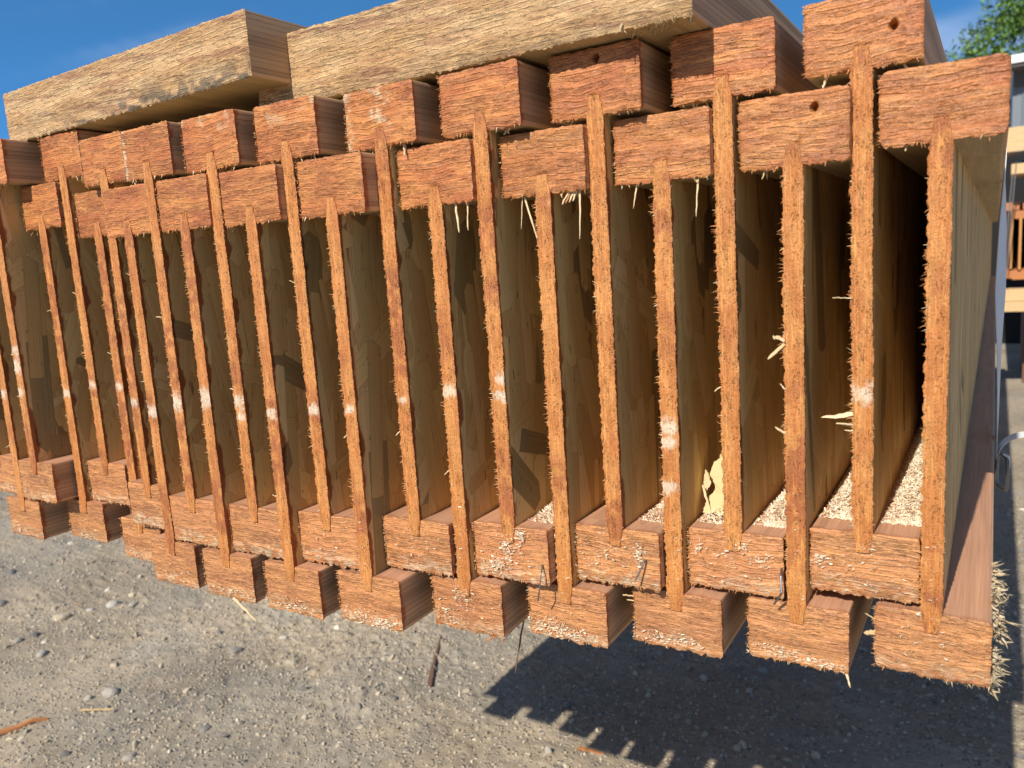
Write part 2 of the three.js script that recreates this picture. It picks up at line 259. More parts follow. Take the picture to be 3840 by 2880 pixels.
const pale = { 15: [[0, 107, 8]], 14: [[0, 150, 9]], 13: [[0, 112, 6], [0, 101, 4]], 12: [[0, 143, 5]], 11: [[0, 107, 5]], 10: [[0, 146, 3.5]], 9: [[0.5, 113, 3]], 8: [[0, 157, 5]], 7: [[2.8, 126, 4], [2.8, 115, 4]], 20: [[0, 130, 5]], 21: [[0, 132, 5], [-1, 118, 8], [-1, 96, 5]], 22: [[0, 131, 5]], 16: [[0, 138, 6]], 17: [[0, 101, 4]], 18: [[0, 148, 4]], 19: [[0, 101, 4]], 4: [[-2.2, 133, 6], [-2.8, 124, 5], [-3, 98, 5]], 1: [[1, 109, 6]] };
const holes = { 1: [[13.9, 17.2]], 2: [[10.4, 26.5]], 5: [[2, 29.4]] };
const stainTint = (n) => mix3([1, 1, 1], [0.80, 0.40, 0.22], n);
function hair(list, p, dir, len, rad, c, bend, s) {   // a thin tapering fibre
  list.push({ p, dir, len, rad, c, bend, s });
}
function hairs(list) {
  const pos = [], col = [], idx = [], uv = [], a = new THREE.Vector3(), b = new THREE.Vector3(), d = new THREE.Vector3(), q = new THREE.Vector3();
  for (const f of list) {
    d.set(...f.dir).normalize(); a.set(0.3, 0.8, 0.52).cross(d).normalize(); b.crossVectors(d, a); const o = pos.length / 3, bend = new THREE.Vector3(...f.bend);
    for (let k = 0; k < 3; k++) {
      const t = k / 2, rr = f.rad * [1, 0.72, 0.12][k]; q.set(...f.p).addScaledVector(d, f.len * t).addScaledVector(bend, f.len * t * t);
      for (let m = 0; m < 3; m++) { const an = m * 2.094 + f.s * 6, fl = m === 0 ? 1.8 : 1; pos.push(q.x + (a.x * Math.cos(an) + b.x * Math.sin(an)) * rr * fl, q.y + (a.y * Math.cos(an) + b.y * Math.sin(an)) * rr * fl, q.z + (a.z * Math.cos(an) + b.z * Math.sin(an)) * rr * fl); col.push(...f.c); uv.push(t, m / 3); }
    }
    for (let k = 0; k < 2; k++) for (let m = 0; m < 3; m++) { const e = o + k * 3 + m, g = o + k * 3 + ((m + 1) % 3); idx.push(e, g, g + 3, e, g + 3, e + 3); }
  }
  return geoFrom(pos, null, uv, col, idx);
}
function splinterGeo(len, wid, thick, bend, s) {      // a flat torn sliver along +x
  const r = rng(s), n = 7, pos = [], uv = [], idx = [];
  for (let k = 0; k <= n; k++) {
    const t = k / n, ww = wid * (k === n ? 0.15 : (1 - 0.45 * t) * (0.75 + 0.5 * r())), y = bend * len * t * t + (r() - 0.5) * wid * 0.3, z = (r() - 0.5) * thick;
    for (const [a, b] of [[-1, -1], [1, -1], [1, 1], [-1, 1]]) { pos.push(len * t, y + a * ww / 2, z + b * thick / 2); uv.push(len * t / 0.03, (a + 1) * wid / 0.06); }
    if (k < n) for (let m = 0; m < 4; m++) { const a = k * 4 + m, b = k * 4 + (m + 1) % 4; idx.push(a, b, b + 4, a, b + 4, a + 4); }
  }
  idx.push(0, 3, 2, 0, 2, 1); const e = n * 4; idx.push(e, e + 1, e + 2, e, e + 2, e + 3);
  const g = geoFrom(pos, null, uv, null, idx).toNonIndexed(); g.computeVertexNormals(); return g;
}
function splinter(parent, p, dir, len, wid, bend, s, mat = M.paleWood) {
  const m = part('splinter', splinterGeo(len, wid, wid * 0.4, bend, s), mat, parent); m.position.set(...p);
  m.quaternion.setFromUnitVectors(new THREE.Vector3(1, 0, 0), new THREE.Vector3(...dir).normalize()); return m;
}
const joists = [];
JX.forEach(([mx, my, mz, deg], i) => {
  const rn = rng(500 + i * 31), s = 100 + i * 40, hi = i % 2 === 1;
  const label = i === 0 ? 'rightmost wooden I-joist of the bundle, its long side and flange tops showing'
    : i === 23 ? 'leftmost wooden I-joist of the bundle, cut off by the picture edge'
    : `${ordinal[i]} wooden I-joist from the right in the bundle, set ${hi ? 'high' : 'low'}${holes[i] ? ', nail hole on top' : ''}`;
  const J = thing('wood_i_joist', label, 'I-joist', 'I-joists nested in the bundle', [mx / 1000, my / 1000, mz / 1000]);
  J.rotation.z = THREE.MathUtils.degToRad(deg); joists.push(J);
  const bleed = (k, sv) => 0.0015 + 0.006 * Math.pow(fbm(sv * 220, k * 3.3, s + 60 + k, 3), 1.5);
  const near = i < 18 ? 1 : 0.8, nx = 2 * Math.round(38 * near), ny = 2 * Math.round(24 * near);
  const tipG = (yt, dir) => (x, y) => { const t = (y - yt) * dir; return (Math.abs(x) < 0.0040 && Math.abs(t - 0.0005) < 0.0007 ? 1 : 0) * (vn(x * 500, i, 7) > 0.3 ? 1 : 0.2); };
  const dusted = (c, x, y, k) => mix3(c, PALE, k);
  const topX = (c, x, y) => {
    if (i === 9) { const p = Math.max(ss(0.0075, 0.001, Math.abs(x - 0.001 + 0.004 * Math.sin(y * 400))) * ss(0.006, 0.016, y), ss(-0.018, -0.0262, x)); return dusted(c, x, y, 0.75 * p * ss(0.42, 0.62, fbm(x * 400, y * 500, 8, 3))); }
    if (i === 15) return dusted(c, x, y, 0.9 * ss(0.0022, 0.0004, Math.abs(x + 0.0240 + 0.0006 * Math.sin(y * 700))) * ss(0.36, 0.56, fbm(x * 300, y * 260, 8, 2)));
    if (i === 11 || i === 13) return dusted(c, x, y, 0.45 * ss(0.015, 0.03, y) * ss(0.56, 0.74, fbm(x * 160, y * 160, 8 + i, 3)));
    return c;
  };
  const botX = (c0, x, y) => dusted(mix3(c0, [0.74, 0.375, 0.165], 0.42), x, y, (i < 5 ? 0.35 : 0.55) * ss(0.009, 0.001, y - 0.006 * fbm(x * 60, 3, s, 2)) * ss(0.45, 0.62, fbm(x * 330, y * 500, s + 28, 3)));
  const pink = mix3([1.20, 0.84, 0.88], [1.08, 0.78, 0.84], rn());
  const edgeTone = 0.85 + 0.3 * rn();
  const tintFor = (isTop) => (f, sv, z) => {
    const b = bleed(f + (isTop ? 0 : 5), sv), n = ss(b, b * 0.7, z) * (f === 2 && !isTop ? 0.5 : 1), raw = f === 2 ? (isTop ? [0.95, 0.85, 0.8] : pink) : f === 0 ? (isTop ? [1, 1, 1] : [0.9, 0.8, 0.7]) : [edgeTone, edgeTone * 0.97, edgeTone * 0.94];
    return mix3(raw, [0.78, 0.36, 0.19], n);
  };
  part('top_flange', sawnBlock({ w: FW, h: FH, L: LEN, nx, ny, seed: s, r: i === 0 ? 0.0042 : 0.0016, y0: H - FH, rag: { b: 0.0016, t: 0.0006, l: 0.0008, r: 0.0004 }, relief: plyRelief, colour: (x, y, z) => plyColour(x, y, z, s, topX), tint: tintFor(true), holes: (holes[i] ?? []).map(([a, b]) => [a / 1000, b / 1000, 0.0018]), groove: tipG(GR, 1) }), [M.end[(i * 3) % 4], M.plyEdge, M.plyFace], J);
  part('bottom_flange', sawnBlock({ w: FW, h: FH, L: LEN, nx, ny, seed: s + 300, r: i === 0 ? 0.003 : 0.0014, y0: 0, rag: { b: 0.0020, t: 0.0005, l: 0.0011, r: 0.0005 }, relief: plyRelief, colour: (x, y, z) => plyColour(x, y, z, s + 300, botX), tint: tintFor(false), groove: tipG(FH - GR, -1) }), [M.end[(i * 3 + 2) % 4], M.plyEdge, M.plyFace], J);
  { // web of strand board; ends tapered into the flanges
    const yb = FH - GR, yt = H - FH + GR, nyw = 2 * Math.round(170 * near), nxw = 12, pos = [], uv = [], col = [], idx = [], left = [], right = [], uo = rn() * 3, vo = rn() * 3;
    const half = (y) => mix(0.0033, TW / 2, ss(0, 0.0125, Math.min(y - yb, yt - y)));
    for (let j = 0; j <= nyw; j++) for (let k = 0; k <= nxw; k++) {
      const y = mix(yb, yt, j / nyw), hw = half(y), t = k / nxw * 2 - 1, free = ss(0.008, 0.016, Math.min(y - yb, yt - y));
      let x = t * hw + 0.0003 * (fbm(y * 40, 1, s + 70, 2) - 0.5) * 2; const rag = (q, a) => a * (Math.pow(fbm(y * 520, q, s + 72, 3), 1.5) * 2 - 0.5) * free;
      if (k === 0) x -= rag(1, 0.0011); if (k === nxw) x += rag(2, 0.0004);
      const z = 0.0010 + 0.0006 * (fbm(x * 500, y * 200, s + 74, 3) - 0.5) - (Math.abs(t) > 0.95 ? 0.0005 : 0);
      const big = fbm(y * 28, 2, s + 77, 2);
      let c = mix3([0.66, 0.245, 0.067], [0.77, 0.330, 0.097], ss(0.3, 0.7, fbm(x * 300, y * 60, s + 76, 2))); c = mix3(c, [0.46, 0.145, 0.052], 0.8 * ss(0.55, 0.72, big) * ss(0.3, 0.6, fbm(x * 200, y * 160, s + 79, 2)));
      for (const [px, py, pr] of pale[i] ?? []) { const d = Math.hypot((x * 1000 - px) * 0.7, y * 1000 - py) / pr; c = mix3(c, [0.95, 0.78, 0.58], 0.85 * ss(1.15, 0.25, d + 1.3 * (fbm(x * 420, y * 360, s + 81, 3) - 0.5))); }
      const kk = 0.95 + 0.12 * fbm(x * 300, y * 300, s + 82, 2); pos.push(x, y, z); uv.push(x / 0.0105 + 0.5, y / 0.08 + vo); col.push(c[0] * kk, c[1] * kk, c[2] * kk);
      if (k === 0) left.push([x, y, z, hw]); if (k === nxw) right.push([x, y, z, hw]);
    }
    for (let j = 0; j < nyw; j++) for (let k = 0; k < nxw; k++) { const a = j * (nxw + 1) + k, b = a + 1, c = a + nxw + 1, d = c + 1; idx.push(a, b, d, a, d, c); }
    const front = idx.length, zs = [0, 0.0008, 0.0016, 0.0024, 0.0032, 0.004, 0.005, 0.006, 0.0075, 0.0095, 0.014, 0.2, LEN];
    for (const [sd, ln] of [[1, right], [-1, left]]) {
      const base = pos.length / 3, m = zs.length;
      ln.filter((_, j) => j % 2 === 0).forEach(([x, y, z, hw]) => zs.forEach((zz, q) => {
        const t = q === 0 ? 1 : q === 1 ? 0.4 : 0; pos.push(mix(sd * hw, x, t), y, q === 0 ? z : -zz); uv.push(uo * 0.7 + (sd > 0 ? 0 : 0.4) + zz / 0.62, vo + y / 0.31);
        const b = 0.0008 + 0.0036 * Math.pow(fbm(y * 130, sd, s + 84, 3), 1.6) + 0.0028 * ss(0.62, 0.8, fbm(y * 40, sd, s + 85, 2)), n = ss(b, b * 0.8, zz); col.push(...mix3([1, 0.97, 0.92], [0.46, 0.19, 0.10], n));
      }));
      const n = (pos.length / 3 - base) / m;
      for (let j = 0; j < n - 1; j++) for (let q = 0; q < m - 1; q++) { const a = base + j * m + q, b = a + m; if (sd > 0) idx.push(a, a + 1, b + 1, a, b + 1, b); else idx.push(a, b + 1, a + 1, a, b, b + 1); }
    }
    const g = geoFrom(pos, null, uv, col, idx); g.addGroup(0, front, 0); g.addGroup(front, idx.length - front, 1); part('web', g, [M.webEnd[i % 2], M.osb], J);
  }
  { // torn fibres along the saw cut
    const L = [], cF = () => { const t = rn(); return t < 0.66 ? [0.66, 0.29, 0.10] : t < 0.9 ? [0.76, 0.45, 0.20] : [0.82, 0.69, 0.47]; };
    for (let k = 0; k < 420; k++) {
      const y = FH + 0.003 + rn() * (H - 2 * FH - 0.006), cluster = Math.pow(fbm(y * 55, 7, s + 90, 2), 2) * 2; if (rn() > 0.25 + cluster) continue;
      const len = 0.0005 + 0.0021 * Math.pow(rn(), 3) * (0.6 + cluster); hair(L, [-TW / 2 + 0.0004, y, 0.0008 - rn() * 0.0015], [-1, (rn() - 0.55) * 1.1, (rn() - 0.2) * 0.7], len, 0.00011 + 0.00017 * rn(), cF(), [0, (rn() - 0.5) * 0.6, 0], rn());
    }
    for (let k = 0; k < 26; k++) hair(L, [TW / 2 - 0.0003, FH + rn() * (H - 2 * FH), 0.0004], [1, (rn() - 0.5) * 1.4, 0.3], 0.0005 + 0.0012 * rn(), 0.00012, cF(), [0, 0, 0], rn());
    for (let k = 0; k < 34; k++) { const x = (rn() - 0.5) * FW * 0.96; if (Math.abs(x) < TW / 2) continue; hair(L, [x, H - FH + 0.0005, -rn() * 0.0016], [(rn() - 0.5) * 0.8, -1, 0.1 + rn() * 0.4], 0.0006 + 0.0030 * Math.pow(rn(), 3), 0.00014 + 0.0002 * rn(), cF(), [(rn() - 0.5) * 0.5, 0, 0], rn()); }
    for (let k = 0; k < 46; k++) hair(L, [-FW / 2 + 0.0004, rn() * FH, 0.0003], [-1, (rn() - 0.5) * 1.2, 0.2], 0.0006 + 0.002 * Math.pow(rn(), 2), 0.00013, cF(), [0, 0, 0], rn());
    for (let k = 0; k < 34; k++) hair(L, [-FW / 2 + 0.0004, H - FH + rn() * FH, 0.0003], [-1, (rn() - 0.5) * 1.2, 0.2], 0.0006 + 0.0016 * Math.pow(rn(), 2), 0.00012, cF(), [0, 0, 0], rn());
    for (let k = 0; k < 40; k++) hair(L, [(rn() - 0.5) * FW, 0.0006, -rn() * 0.002], [(rn() - 0.5) * 1.2, -1, (rn() - 0.3) * 0.6], 0.0007 + 0.0022 * Math.pow(rn(), 2.5), 0.00016 + 0.00018 * rn(), cF(), [0, 0, 0], rn());
    part('torn_fibres', hairs(L), M.fibre, J, 'stuff');
  }
  // larger splinters left by the saw under the top flange and beside the web
  const nS = 1 + Math.floor(rn() * 3);
  for (let k = 0; k < nS; k++) { const sd = rn() < 0.35 ? -1 : 1, x = sd * (0.008 + rn() * 0.015); splinter(J, [x, H - FH + 0.0006, -0.002 - rn() * 0.006], [(rn() - 0.5) * 1.5, -1, 0.05 + 0.35 * rn()], 0.0035 + 0.006 * rn() * rn(), 0.0008 + 0.0012 * rn() * rn(), (rn() - 0.5) * 0.3, s + k, rn() < 0.6 ? M.paleWood : M.rawWood); }
  if (rn() < 0.6) for (let k = 0; k < 1; k++) splinter(J, [-TW / 2, FH + 0.03 + rn() * 0.16, 0.0002], [-1, (rn() - 0.5) * 1.6, 0.25], 0.0025 + 0.003 * rn(), 0.0007 + 0.0006 * rn(), 0.2, s + 20 + k);
});
const mm = (a) => a.map((v) => v / 1000);
// splinters one can pick out in the photograph
splinter(joists[1], mm([-4.5, 98.6, 1]), [-1, -0.28, 0.05], 0.0155, 0.0022, -0.12, 901); splinter(joists[1], mm([-4.6, 92.6, 1]), [-1, 0.12, 0.05], 0.008, 0.0014, 0.1, 902); splinter(joists[1], mm([-4.6, 89.6, 1]), [-1, 0.02, 0.05], 0.004, 0.0007, 0, 903);
splinter(joists[1], mm([-4.6, 158, 1]), [-1, 0.1, 0.1], 0.009, 0.0010, -0.4, 904);
splinter(joists[2], mm([-4.6, 178, 1]), [-0.85, -0.7, 0.2], 0.0115, 0.0020, 0.1, 905, M.rawWood); splinter(joists[2], mm([-4.6, 180, 1]), [-1, 0.25, 0.3], 0.006, 0.0030, 0.3, 906); splinter(joists[2], mm([-4.6, 130.5, 1]), [-1, 0.62, 0.1], 0.0062, 0.0013, 0, 907); splinter(joists[2], mm([-4.6, 154, 1]), [-0.6, 0.8, 0.1], 0.004, 0.0009, 0, 908);
splinter(joists[4], mm([19.5, 268.2, -3]), [-0.1, -1, 0.12], 0.021, 0.0009, 0.05, 910); splinter(joists[4], mm([-15, 268.5, -3]), [-0.2, -1, 0.12], 0.014, 0.0008, 0.05, 911);
splinter(joists[6], mm([21, 268.2, -4]), [0.02, -1, 0.1], 0.027, 0.0010, -0.02, 912); for (let k = 0; k < 4; k++) splinter(joists[6], mm([15 + k * 1.6, 268.4, -3]), [-0.55 + k * 0.06, -1, 0.2], 0.0085 - k * 0.0006, 0.0013, 0, 913 + k, k === 1 ? M.stainWood : M.paleWood);
splinter(joists[6], mm([-14, 268.4, -3]), [0.32, -1, 0.1], 0.034, 0.0010, 0.03, 918); splinter(joists[6], mm([-15, 268.4, -3]), [-0.08, -1, 0.1], 0.019, 0.0006, 0.02, 919);
splinter(joists[8], mm([12, 268.4, -3]), [0.12, -1, 0.1], 0.018, 0.0016, 0.02, 920); splinter(joists[8], mm([20, 268.4, -4]), [0.0, -1, 0.1], 0.017, 0.0010, 0, 921);
splinter(joists[15], mm([-4.6, 170, 0.5]), [-1, 0.1, 0.1], 0.007, 0.0014, 0.1, 923, M.rawWood);
splinter(joists[2], mm([25, 1, -1]), [0.25, -1, 0.2], 0.0085, 0.0012, 0.05, 924); splinter(joists[0], mm([-26, 26, -1]), [-1, 0.5, 0], 0.006, 0.0007, 0, 925, M.rawWood); splinter(joists[0], mm([-26, 19, -1]), [-1, -0.2, 0.1], 0.0058, 0.0028, 0.1, 926, M.rawWood);
splinter(joists[4], mm([-26, 28, -1]), [-1, -0.05, 0.1], 0.0075, 0.0016, 0, 927, M.rawWood); splinter(joists[4], mm([-26, 25, -1]), [-1, 0.02, 0.1], 0.0052, 0.0008, 0, 928, M.rawWood);
splinter(joists[8], mm([25.6, 0.5, -27]), [-0.27, -1, 0.02], 0.040, 0.0012, 0.03, 929, M.bark); splinter(joists[8], mm([25.0, 0.3, -18]), [-0.35, -0.55, 0.9], 0.016, 0.0010, 0.05, 932, M.stainWood); splinter(joists[8], mm([21, 0.5, -2]), [-0.9, -0.45, 0.3], 0.009, 0.0016, 0.1, 930, M.stainWood);
splinter(joists[14], mm([5, 1.5, 1.5]), [0.88, -0.47, 0.02], 0.026, 0.0019, -0.05, 931);
{ // the grey, chewed-up fibre hanging off the lower right corner of the rightmost joist
  const r = rng(77), L = [], c = () => mix3([0.40, 0.31, 0.19], [0.62, 0.52, 0.35], r());
  for (const [cy, cz, reach, n] of [[0.049, -0.030, 0.008, 40], [0.043, -0.022, 0.010, 60], [0.036, -0.026, 0.006, 40], [0.028, -0.020, 0.009, 70], [0.021, -0.024, 0.011, 75], [0.010, -0.018, 0.006, 60], [0.003, -0.022, 0.008, 80], [-0.002, -0.014, 0.006, 60]]) for (let k = 0; k < n; k++) { const u = r() * r(); hair(L, [FW / 2 - 0.0006 + reach * u * 0.8, cy + (r() - 0.5) * 0.008 - 0.003 * u, cz + (r() - 0.5) * 0.012], [0.5 + r() * 0.8, (r() - 0.6) * 2.2, (r() - 0.5) * 1.6], 0.0016 + 0.0052 * r() * r(), 0.0003 + 0.0009 * r() * r(), c(), [(r() - 0.5) * 1.2, (r() - 0.6) * 1.0, (r() - 0.5)], r()); }
  for (let k = 0; k < 420; k++) { const x = -0.012 + 0.040 * Math.sqrt(r()); hair(L, [x, 0.0012 + 0.003 * ss(0.014, 0.028, x) - 0.001 * r(), -0.001 - r() * 0.012], [(r() - 0.2) * 1.6, -0.6 - r(), (r() - 0.3)], 0.0012 + 0.004 * r() * r(), 0.00018 + 0.0003 * r(), c(), [0, -0.3 * r(), 0], r()); }
  part('chewed_fibre', hairs(L), M.fibre, joists[0], 'stuff');
}

// ---------------------------------------------------------------- two laminated veneer boards lying across the top
function board(label, pos, yaw, w, h, seed, dirt) {
  const g = thing('laminated_board', label, 'board', 'boards on top of the bundle', pos); g.rotation.y = yaw;
  const rel = (x, y, s) => 0.0006 * (fbm(x * 60, y * 200, s + 1, 3) - 0.5) + 0.0003 * (vn(x * 420, y * 900, s + 2) - 0.5);
  const colr = (x, y) => {
    let c = mix3([0.63, 0.375, 0.170], [0.72, 0.470, 0.240], ss(0.3, 0.7, fbm(x * 30, y * 120, seed + 8, 2)));
    c = mix3(c, [0.36, 0.16, 0.095], 0.6 * ss(0.57, 0.70, fbm(x * 22, y * 380 + x * 40, seed + 9, 3)));
    return mix3(c, [0.15, 0.12, 0.085], dirt(x, y) * ss(0.42, 0.60, fbm(x * 130, y * 190, seed + 12, 4)));
  };
  const tint = (f, sv, z) => f % 2 ? [1.0, 1.04, 0.98] : [1.05, 1.0, 0.86];
  part('board_body', sawnBlock({ w, h, L: 2.4, nx: 2 * Math.round(w / 0.0022), ny: 44, seed, r: 0.0016, rag: { b: 0.0016, t: 0.0007, l: 0.0010, r: 0.0005 }, relief: rel, colour: colr, tint, plies: 1 }), [M.dryEnd, M.plyEdge, M.plyFace], g);
  return g;
}
board('left laminated veneer board on top of the bundle, dirt stains along its lower edge', [-0.5290, 0.3530, 0.0485], -0.034, 0.3085, 0.0400, 1201, (x, y) => 0.85 * ss(0.016, 0.002, y - 0.004 * (fbm(x * 40, 1, 3, 2) - 0.5)) * ss(-0.09, -0.02, x));
const rb = board('right laminated veneer board on top of the bundle, overhanging, frayed lower corner', [-0.2545, 0.3400, 0.0215], 0, 0.3020, 0.0445, 1302, (x, y) => 0.35 * ss(0.006, 0.001, y) + 0.5 * ss(0.136, 0.150, x) * ss(0.02, 0.0, y));
{
  const r = rng(55), L = []; for (let k = 0; k < 170; k++) hair(L, [0.112 + 0.039 * r(), 0.0006 + 0.004 * r() * r(), 0.001 - 0.016 * r()], [(r() - 0.5) * 1.8, -0.5 - r(), (r() - 0.5) * 1.4], 0.0014 + 0.005 * r() * r(), 0.0002 + 0.0004 * r(), mix3([0.35, 0.25, 0.11], [0.60, 0.45, 0.24], r()), [0, 0, 0], r());
  part('frayed_corner', hairs(L), M.fibre, rb, 'stuff');
}

// ---------------------------------------------------------------- sawdust, shaving, staples
const flake = (() => { const g = new THREE.BoxGeometry(1, 0.07, 0.26, 3, 1, 1), p = g.attributes.position; for (let i = 0; i < p.count; i++) { const x = p.getX(i); p.setY(i, p.getY(i) + 0.18 * x * x * 2); p.setZ(i, p.getZ(i) * (1 - 0.7 * Math.abs(x))); } g.computeVertexNormals(); return g; })();
function chips(name, label, list) {                   // list of [x, y, z, size, flat]
  const m = lit(new THREE.InstancedMesh(flake, M.chip, list.length)), r = rng(list.length + 3), o = new THREE.Object3D(), c = new THREE.Color(); m.name = numbered(name);
  list.forEach(([x, y, z, sz, up], k) => {
    o.position.set(x, y, z); o.rotation.set((r() - 0.5) * 1.2, r() * 6.28, (r() - 0.5) * 1.2); if (up) o.rotation.set(1.57 + (r() - 0.5) * 0.9, (r() - 0.5) * 0.9, r() * 6.28); const q = sz * (0.45 + 1.5 * Math.pow(r(), 2.2)); o.scale.set(q, q * (0.6 + r()), q * (0.4 + 1.1 * r())); o.updateMatrix(); m.setMatrixAt(k, o.matrix);
    const t = r(); c.setRGB(...(t < 0.06 ? [0.55, 0.26, 0.10] : mix3([0.74, 0.62, 0.42], [0.90, 0.83, 0.68], r()))); m.setColorAt(k, c);
  });
  scene.add(m); return tag(m, label, 'sawdust', 'sawdust in and on the bundle', 'stuff');
}
function pile(ji, side, z0, z1, hgt, n, label, seed) {
  const [x0, y0, zf] = JX[ji].map((v) => v / 1000), r = rng(seed), L = [], a = side > 0 ? TW / 2 + 0.001 : -FW / 2 + 0.001, b = side > 0 ? FW / 2 - 0.001 : -TW / 2 - 0.001;
  for (let k = 0; k < n; k++) { const t = r(), z = mix(z0, z1, Math.pow(t, 1.3)), u = Math.pow(r(), 0.75), x = mix(a, b, u), env = ss(0, 0.18, t) * ss(1, 0.6, t) * ss(0, 0.55, u), edge = ss(0.0, 0.4, u + (r() - 0.6) * 0.6 + t * 0.3); if (r() > edge + 0.05) continue; L.push([x0 + x, y0 + FH + 0.0005 + hgt * env * Math.pow(r(), 0.45), zf + z, 0.0015]); }
  chips('sawdust', label, L);
}
pile(1, 1, -0.020, -0.36, 0.011, 12000, 'pale sawdust heaped in the rightmost channel of the bundle', 31);
pile(1, -1, -0.019, -0.27, 0.010, 8500, 'pale sawdust heaped in the second channel from the right', 32);
pile(3, 1, -0.016, -0.22, 0.009, 6500, 'pale sawdust heaped in the third channel from the right', 33);
pile(3, -1, -0.010, -0.12, 0.006, 2600, 'pale sawdust under the curled wood shaving', 34);
pile(5, 1, -0.018, -0.12, 0.006, 2000, 'small sawdust heap in the fifth channel from the right', 35);
pile(7, 1, -0.012, -0.11, 0.008, 2400, 'small sawdust heap in the seventh channel from the right', 36);
{
  const r = rng(41), L = [], add = (ji, x, y, sx, sy, n, sz = 0.0013) => { const [jx, jy, jz] = JX[ji].map((v) => v / 1000); for (let k = 0; k < n; k++) { const g = () => r() + r() + r() - 1.5; L.push([jx + cl(x / 1000 + g() * sx / 1000, -FW / 2, FW / 2), jy + cl(y / 1000 + g() * sy / 1000, 0.0006, H), jz + 0.0012 + r() * 0.0006, sz, true]); } };
  add(7, 9, 30, 4, 5, 110); add(7, 0, 19, 7, 9, 150); add(7, -10, 8, 6, 6, 150); add(7, 0, 15, 22, 14, 60); add(5, 15, 21, 4, 6, 110); add(5, -10, 16, 18, 12, 90); add(3, 5, 27, 5, 4, 50); add(3, -21, 23, 4, 4, 40); add(3, 15, 21, 6, 4, 60); add(3, -5, 18, 20, 12, 60); add(1, -21, 18, 4, 5, 60); add(1, 2, 27, 4, 3, 20); add(1, 0, 15, 22, 14, 40); add(0, 0, 20, 22, 14, 50);
  add(2, -10, 6, 16, 4, 120); add(2, 12, 4, 12, 3, 80); add(4, -6, 6, 20, 4, 170); add(6, -8, 8, 18, 6, 200); add(6, 8, 5, 14, 3, 120); add(8, -4, 24, 6, 6, 80); add(8, -15, 10, 8, 6, 60); add(8, 0, 17, 22, 14, 50); add(10, 0, 6, 22, 5, 190); add(10, 10, 4, 10, 4, 130); add(12, -4, 6, 20, 6, 160); add(14, 0, 6, 20, 5, 70); add(16, 0, 8, 20, 8, 50); add(18, -8, 6, 14, 6, 60); add(20, 0, 5, 20, 5, 60); add(22, -8, 8, 14, 6, 50); add(11, 0, 15, 20, 12, 20); add(9, 0, 15, 20, 12, 30);
  for (const k of [0, 2, 4, 6, 8, 10]) add(k, 0, 60, 4, 40, 22);
  chips('sawdust', 'fine pale sawdust stuck to the sawn ends of the joists', L);
}
{ // curled shaving standing in the fourth channel
  const g = thing('wood_shaving', 'large curled pale wood shaving standing between the fourth and fifth joists', 'wood shaving', null, [-0.1168, 0.0735, -0.034]);
  const flakeSheet = (pts, curve, lean, seed) => { // torn outline in mm, given thickness, then curled about the upright
    const sh = new THREE.Shape(pts.map(([x, y]) => new THREE.Vector2(x / 1000, y / 1000))), e = new THREE.ExtrudeGeometry(sh, { depth: 0.0005, bevelEnabled: false, steps: 1 });
    const p = e.attributes.position; for (let i = 0; i < p.count; i++) { const x = p.getX(i), y = p.getY(i); p.setZ(i, p.getZ(i) + curve * x * x * 60 - lean * y + 0.0012 * (fbm(x * 260, y * 200, seed, 2) - 0.5)); } e.computeVertexNormals(); return e;
  };
  const ragged = (pts, s0) => { const r = rng(s0), out = []; pts.forEach((p, k) => { const q = pts[(k + 1) % pts.length], n = Math.max(2, Math.round(Math.hypot(q[0] - p[0], q[1] - p[1]) / 1.1)); for (let i = 0; i < n; i++) { const t = i / n; out.push([mix(p[0], q[0], t) + (i ? (r() - 0.5) * 0.7 : 0), mix(p[1], q[1], t) + (i ? (r() - 0.5) * 0.7 : 0)]); } }); return out; };
  const mat = std({ color: new THREE.Color().setRGB(0.58, 0.46, 0.24), roughness: 0.75 }), tan = std({ color: new THREE.Color().setRGB(0.55, 0.41, 0.20), roughness: 0.8 });
  part('torn_sheet', flakeSheet(ragged([[-3, 2], [8, 0], [8.5, 26], [3, 31], [-3, 27], [-5, 19], [-1, 14]], 3), 0.6, 0.45, 11), mat, g);
  const fold = part('torn_sheet', flakeSheet(ragged([[-7.5, 15], [-4, 12], [-1, 17], [-2.5, 23], [-5, 25]], 4), -1.2, 0.1, 12), M.paleWood, g); fold.position.z = 0.003;
  const back = part('torn_sheet', flakeSheet(ragged([[0, 22], [8, 20], [8.5, 42], [5, 40], [0, 30]], 5), 0.4, 0.2, 13), tan, g); back.position.z = -0.008;
  const foot = part('torn_sheet', flakeSheet(ragged([[-5, 0.5], [7, 0], [7, 9], [0, 11], [-4, 8]], 6), 0.4, 0.9, 14), mat, g); foot.position.z = 0.006;
  splinter(g, [-0.0052, 0.0165, 0.004], [0.25, -1, 0.1], 0.016, 0.0014, 0.06, 61);
}
function wire(name, label, pts, rad) { const c = new THREE.CatmullRomCurve3(pts.map((p) => new THREE.Vector3(...p)), false, 'catmullrom', 0.1); return top(name, new THREE.TubeGeometry(c, 24, rad, 8), M.wire, label, 'staple', 'bent wire staples'); }
const jp = (i, x, y, z) => [(JX[i][0] + x) / 1000, (JX[i][1] + y) / 1000, (JX[i][2] + z) / 1000];
wire('wire_staple', 'bent wire staple hanging below the eighth joist from the right', [jp(7, 22.5, 13, 0), jp(7, 24.0, 9.5, 5), jp(7, 24.0, 1, 8), jp(7, 20.8, -8, 5)], 0.00045);
wire('wire_staple', 'straight wire staple leaning on the bottom flange of the sixth joist', [jp(5, 18.6, 18, 0), jp(5, 18.2, 17.4, 3), jp(5, 14.3, 7.5, 7)], 0.00055);
